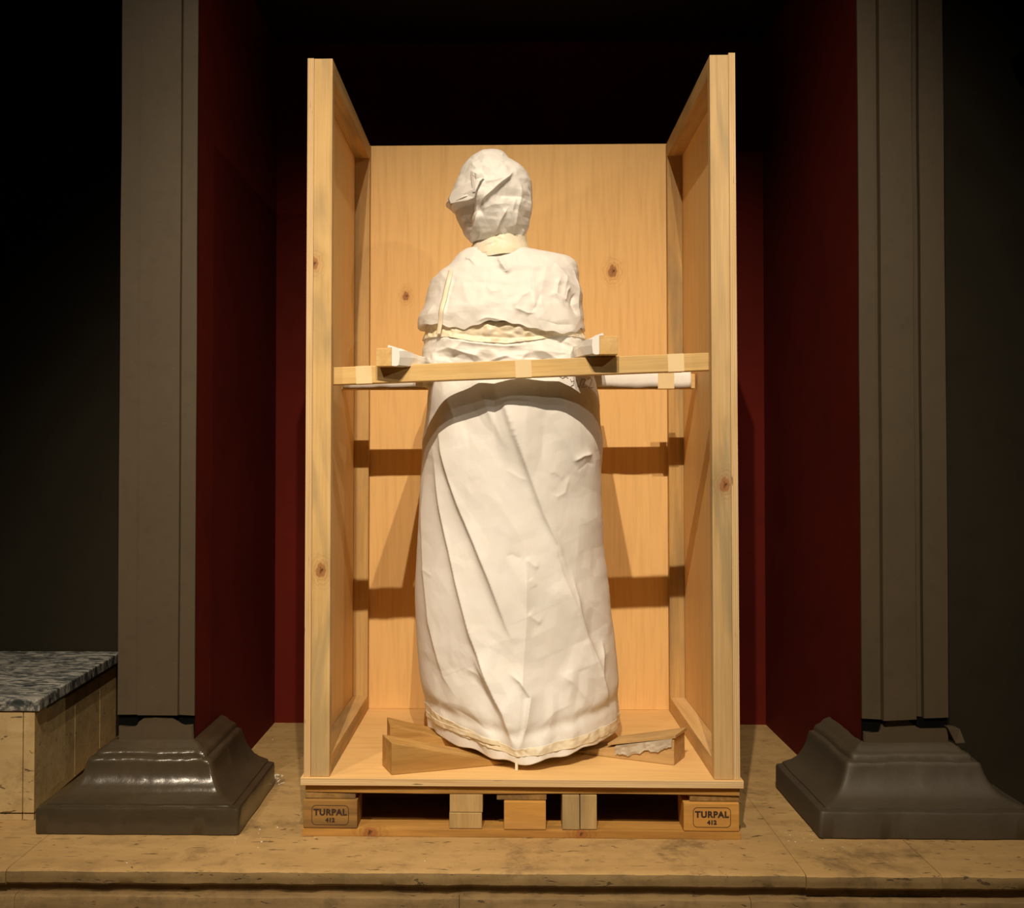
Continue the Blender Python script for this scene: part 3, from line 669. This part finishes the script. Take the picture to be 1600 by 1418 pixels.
# ---- waist (crumpled paper between chest sheet and bar)
WST = [(486, 676, 905, .39, .180, 2.3), (505, 668, 908, .39, .191, 2.3), (520, 665, 912, .39, .196, 2.3), (540, 661, 917, .39, .200, 2.3), (558, 656, 922, .40, .205, 2.3), (590, 655, 926, .40, .210, 2.3), (604, 660, 924, .40, .205, 2.3)]
WC = [([(692,538), (720,548), (745,556), (757,566)], .012, .010, .014), ([(700,560), (712,545), (726,530)], .006, .008, .010), ([(700,528), (740,536), (790,541), (830,538)], .009, .008, .007),
      ([(757,566), (790,556), (812,562), (830,545)], .010, .012, .012), ([(830,546), (850,550), (870,560), (905,566)], .010, .010, .014), ([(880,528), (905,540), (918,560)], .008, .012, .012), ([(690,515), (740,524), (800,528), (890,520)], -.006, .010, .010), ([(668,560), (680,545), (706,541)], .006, .01, .01)]
WCx = [(xz(p, .2), a*1.5, wl, wr) for p, a, wl, wr in WC]
def disp_w(x, y, z, th, front):
    h = np.zeros(x.shape)
    for p, a, wl, wr in WCx: h = h+crease(x, z, p, a, wl, wr)*front
    return h+.0085*facet(x*9, z*22, 5)+.0060*facet(x*20+z*8, z*34, 12)+.0018*facet(x*50, z*60, 2)-.004
ww = Wrap(WST, disp_w)
ww.mesh('waist_wrapping', 110, 420, M['paper'])
ct = curve_z([(655,497), (690,500), (740,503), (800,503), (860,509), (915,505)], .2); cbm = curve_z([(655,522), (700,524), (740,533), (790,537), (840,530), (880,522), (915,522)], .2)
ww.band('waist_tape', ct, cbm, PI*.0, PI*1.0, 260, 26, M['tape'], .004, .003, 7)['label'] = 'yellowish creased tape round the waist'

# ---- chest sheet
CH = [(389.5, 729, 832, .37, .066, 2.), (391, 725, 840, .37, .075, 2.05), (394, 722, 854, .37, .090, 2.1), (398, 716, 874, .375, .105, 2.2), (403, 711, 893, .38, .120, 2.3), (410, 706, 900, .38, .138, 2.3), (418, 698, 904, .385, .152, 2.3), (428, 684, 907, .385, .165, 2.3), (438, 672, 909, .39, .175, 2.3),
      (452, 667, 911, .39, .188, 2.3), (474, 663, 912, .39, .200, 2.3), (488, 659, 912, .39, .206, 2.3), (499, 653, 913, .39, .208, 2.3), (515, 652, 914, .39, .208, 2.3)]
CC = [([(777,395), (784,410), (795,428)], .016, .006, .012), ([(765,400), (768,440), (780,480)], .003, .03, .03), ([(832,394), (833,430), (836,495)], .006, .004, .014), ([(848,392), (870,404), (888,425), (880,470)], .007, .014, .01),
      ([(800,482), (815,462), (833,452)], .008, .012, .006), ([(800,480), (825,490), (838,488)], .008, .006, .010), ([(822,500), (838,478), (850,450)], -.006, .010, .010),
      ([(878,423), (872,440), (870,456), (885,480)], .010, .006, .012), ([(884,470), (888,450), (895,440)], .008, .005, .008), ([(898,400), (907,430), (908,470), (911,500)], .009, .008, .006), ([(903,450), (897,470), (905,490)], -.010, .006, .006),
      ([(702,418), (695,450), (687,500)], .006, .008, .004), ([(712,420), (700,460), (693,502)], -.003, .005, .005), ([(720,430), (730,470), (760,495)], .004, .02, .02), ([(758,446), (770,456), (782,454)], .004, .006, .006),
      ([(742,504), (760,497), (778,500), (800,507)], .008, .008, .012), ([(850,500), (870,506), (895,504)], -.006, .010, .010), ([(676,470), (664,490), (656,500)], .006, .006, .008), ([(724,395), (734,398), (744,412)], .008, .006, .008), ([(860,396), (850,430), (846,470), (852,500)], .004, .012, .012)]
CCx = [(xz(p, .2), a, wl, wr) for p, a, wl, wr in CC]
def disp_c(x, y, z, th, front):
    h = np.zeros(x.shape)
    for p, a, wl, wr in CCx: h = h+crease(x, z, p, a, wl, wr)*front
    r = np.clip((x-.05)/.1, 0, 1)
    return h+.0105*facet(x*8+z*2, z*8, 5)*(.7+.6*r)+.0050*facet(x*20+z*6, z*15, 12)*(.55+.8*r)+.0016*facet(x*46, z*40, 2)-.003
HEM = curve_z([(640,499), (653,500), (685,503), (700,509), (725,513), (745,507), (767,501), (790,503), (809,507), (840,514), (880,519), (900,514), (912,505), (930,505)], .19)
wc = Wrap(CH, disp_c, 0., lambda x, y: HEM(x)+.002*np.sin(x*130), 8)
wc.mesh('chest_wrapping', 200, 460, M['paper'])
# long strap of tape over the left shoulder
sl = xz([(703,416), (696,450), (688,490), (684,520)], .2)
def strap(name, poly, wd, w_, mat):
    Zs = np.linspace(poly[0][1], poly[-1][1], 60); q = sorted([(b, a) for a, b in poly]); X = np.interp(Zs, [a for a, _ in q], [b for _, b in q])
    cols = np.linspace(-.5, .5, 6); P = np.zeros((60, 6, 3))
    for i, z in enumerate(Zs):
        tt = np.linspace(PI*.05, PI*.95, 500); bx_, by_ = w_.base(np.full(500, z), tt)[:2]
        for k, c in enumerate(cols):
            ti = tt[np.argmin(np.abs(bx_-(X[i]+c*wd)))]; P[i, k] = w_.pos(np.array([z]), np.array([ti]), .004)[0]
    # smooth the sampled angles
    for _ in range(3): P[1:-1] = (P[:-2]+P[1:-1]*2+P[2:])/4
    me = grid_mesh(name, P-np.array(SO)); o = link(name, me, mat, statue, True); sm = o.modifiers.new('s', 'SOLIDIFY'); sm.thickness = .001; sm.offset = 1
    return o
strap('shoulder_tape', sl, .013, wc, M['tape'])['label'] = 'yellowish tape running down from the shoulder'

# ---- neck and head
NK = [(364, 746, 820, .36, .070, 2.), (372, 742, 822, .36, .072, 2.), (380, 738, 823, .36, .078, 2.), (390, 731, 825, .36, .086, 2.), (400, 731, 826, .36, .106, 2.), (408, 738, 820, .36, .116, 2.)]
def disp_n(x, y, z, th, front): return .0050*facet(x*14, z*30, 5)+.0025*facet(x*34, z*40+x*20, 9)+crease(x, z, xz([(735,392), (760,380), (778,376)], .29), .007, .008, .008)*front+crease(x, z, xz([(742,400), (770,392), (800,384)], .29), -.005, .005, .005)*front
wn = Wrap(NK, disp_n, .12)
wn.mesh('neck_tape', 60, 240, M['tape'])['label'] = 'yellowish tape wound round the neck'
HD = [(234, 764, 776, .36, .010, 2.), (236, 755, 784, .36, .030, 2.), (240, 744, 790, .36, .055, 2.), (247, 731, 798, .36, .082, 2.), (255, 724, 807, .36, .100, 2.), (265, 717, 817, .36, .118, 2.1), (275, 712.5, 825, .36, .130, 2.1), (288, 708, 829.5, .36, .138, 2.1), (300, 704, 831.5, .36, .141, 2.1), (309, 700.5, 832, .36, .142, 2.0), (317, 696.5, 831.5, .36, .141, 1.9), (321, 695, 831.5, .36, .140, 1.85),
      (325, 703, 831, .36, .138, 2.0), (333, 712, 830, .36, .134, 2.1), (345, 713.5, 828, .36, .126, 2.1), (355, 716, 826, .36, .116, 2.), (364, 721, 824, .36, .104, 2.), (371, 727, 822, .36, .092, 2.), (377, 735, 821, .36, .080, 2.), (381, 741, 820, .36, .070, 2.)]
HC = [([(806,264), (795,278), (778,293), (762,309), (746,328)], .016, .022, .006), ([(746,328), (744,345), (740,362), (737,378)], .013, .006, .020), ([(738,268), (746,285), (742,305), (735,306)], .014, .007, .010),
      ([(700,319), (715,313), (730,310), (740,306)], .015, .010, .010), ([(704,306), (720,300), (736,294)], -.010, .010, .010), ([(722,330), (730,345), (734,365)], -.008, .014, .010),
      ([(815,280), (811,310), (805,340), (801,366)], .009, .006, .014), ([(796,322), (782,345), (771,370)], .010, .012, .006), ([(806,305), (800,330), (803,366)], .008, .006, .008), ([(820,350), (812,372)], .007, .006, .006),
      ([(765,372), (752,378), (744,374), (760,358)], .006, .008, .008), ([(736,268), (748,276), (756,274)], .009, .006, .006), ([(756,288), (775,285), (790,279)], .006, .008, .012), ([(760,236), (772,255), (800,262)], .006, .014, .014), ([(826,285), (829,320), (824,355)], .008, .008, .006), ([(735,250), (745,266)], .004, .012, .012), ([(750,330), (770,322), (795,318)], .004, .010, .014)]
HCx = [(xz(p, .25), a, wl, wr) for p, a, wl, wr in HC]
def disp_h(x, y, z, th, front):
    h = np.zeros(x.shape)
    for p, a, wl, wr in HCx: h = h+crease(x, z, p, a*1.1, wl, wr)*front
    return h+.0085*facet(x*14, z*11, 4)+.0042*facet(x*28+z*12, z*22-x*12, 12)+.0013*facet(x*70, z*60, 2)-.004
wh = Wrap(HD, disp_h)
wh.mesh('head_wrapping', 240, 360, M['paper'])

# handwriting on the paper just under the bar: ... 1/22
def on_front(px, py, w_):
    best = None
    tt = np.linspace(PI*.05, PI*.95, 700)
    z = at(px, py, .2).z; X = at(px, py, .2).x
    for _ in range(3):
        x, y = w_.base(np.full(700, z), tt)[:2]; P_ = w_.pos(np.full(700, z), tt, .0012); i = int(np.argmin(np.abs(P_[:, 0]-X))); Y = P_[i, 1]
        q = at(px, py, Y); X, z = q.x, q.z
    return Vector((X, float(Y)-.0008, z))
def sheet(name, poly, ctr, mats, depth_out, curl=0., parent=statue, w_=wh, n=10):
    # a thin paper flap: polygon in measured points, following the wrap and standing proud of it along its free edge
    pts = []; c = on_front(ctr[0], ctr[1], w_)
    rings = []
    for k in range(n+1):
        t = k/n; ring = []
        for (px, py, lift) in poly:
            q = on_front(px, py, w_) if lift < 1 else None
            base = on_front(px, py, w_); X, Z = base.x, base.z
            o_ = Vector((X, base.y-depth_out*lift-.0015, Z))
            ring.append(c.lerp(o_, t)+Vector((0, -.002-curl*math.sin(t*PI), 0)))
        rings.append(ring)
    P = np.array([[tuple(v-SO) for v in r] for r in rings]); me = grid_mesh(name, P, True)
    o = link(name, me, mats, parent, .3); sm = o.modifiers.new('s', 'SOLIDIFY'); sm.thickness = .0012; return o
sheet('paper_flap', [(701,312,.4), (706,300,.2), (722,290,0.), (738,283,0.), (744,296,.6), (742,311,1.3), (732,316,1.6), (716,319,1.8), (704,321,1.2)], (722,304), M['paper'], .012)
sheet('paper_flap', [(736,268,.2), (745,272,.8), (757,277,.5), (750,285,.9), (743,302,1.2), (739,303,.8), (737,288,.3)], (744,281), M['paper'], .008, .002)
cu = bpy.data.curves.new('handwriting', 'CURVE'); cu.dimensions = '3D'; cu.bevel_depth = .0007; cu.bevel_resolution = 0
for st in ([(874,588), (879,591), (884,588), (888,591)], [(891,592), (893,596), (897,594), (896,601), (892,603)], [(900,592), (903,604)], [(909,590), (905,606)], [(909,594), (912,591), (915,593), (912,600), (909,605), (916,604)], [(919,593), (922,590), (925,593), (923,600), (920,606), (926,605)]):
    sp = cu.splines.new('POLY'); sp.points.add(len(st)-1)
    for i, (px, py) in enumerate(st): q = on_front(px, py, wl_)-SO; sp.points[i].co = (*q, 1)
tmp = bpy.data.objects.new('tmp', cu); COL.objects.link(tmp); dg = bpy.context.evaluated_depsgraph_get(); dg.update()
me = bpy.data.meshes.new_from_object(tmp.evaluated_get(dg)); bpy.data.objects.remove(tmp)
link('handwriting', me, M['ink'], statue)['label'] = 'thin dark handwriting ending 1/22'

# ------------------------------------------------------------------ small things
o = box('wall_fitting', -.02, .16, -.10, 0, -.03, .03, M['black'], None, .008)
q = at(1592, 105, WYR-.001); o.location = (q.x, WYR-.001, q.z); o.rotation_euler.y = -.35
tag(o, 'small black fitting on the dark wall at the upper right edge', 'fitting')
def crumbs(name, spots, label):
    bm = bmesh.new()
    for (px, py, n, spread, big) in spots:
        c = at(px, py, 0); d = (Vector((c.x, c.y, c.z))-CAM); c = CAM+d*((0-CAM.z)/d.z)
        for _ in range(n):
            r = random.uniform(.0012, .0035)*big; x = c.x+random.gauss(0, spread); y = c.y+random.gauss(0, spread*1.3)
            if y < EDGE_Y+.02: continue
            g = bmesh.ops.create_icosphere(bm, subdivisions=1, radius=r)
            for v in g['verts']: v.co = Vector((v.co.x*random.uniform(.7, 1.6)+x, v.co.y*random.uniform(.7, 1.4)+y, v.co.z*.6+r*.55))
    o = bm_obj(name, bm, M['crumb']); return tag(o, label, 'debris', kind='stuff')
crumbs('plaster_crumbs', [(428,1215,45,.014,1.2), (425,1225,30,.02,.8), (400,1160,14,.04,.8), (385,1307,10,.03,.8), (640,1345,10,.15,.7), (1255,1310,14,.04,.7), (1330,1325,8,.08,.8), (300,1325,8,.15,.7), (1010,1335,14,.2,.7)], 'scattered white plaster crumbs on the stone platform')
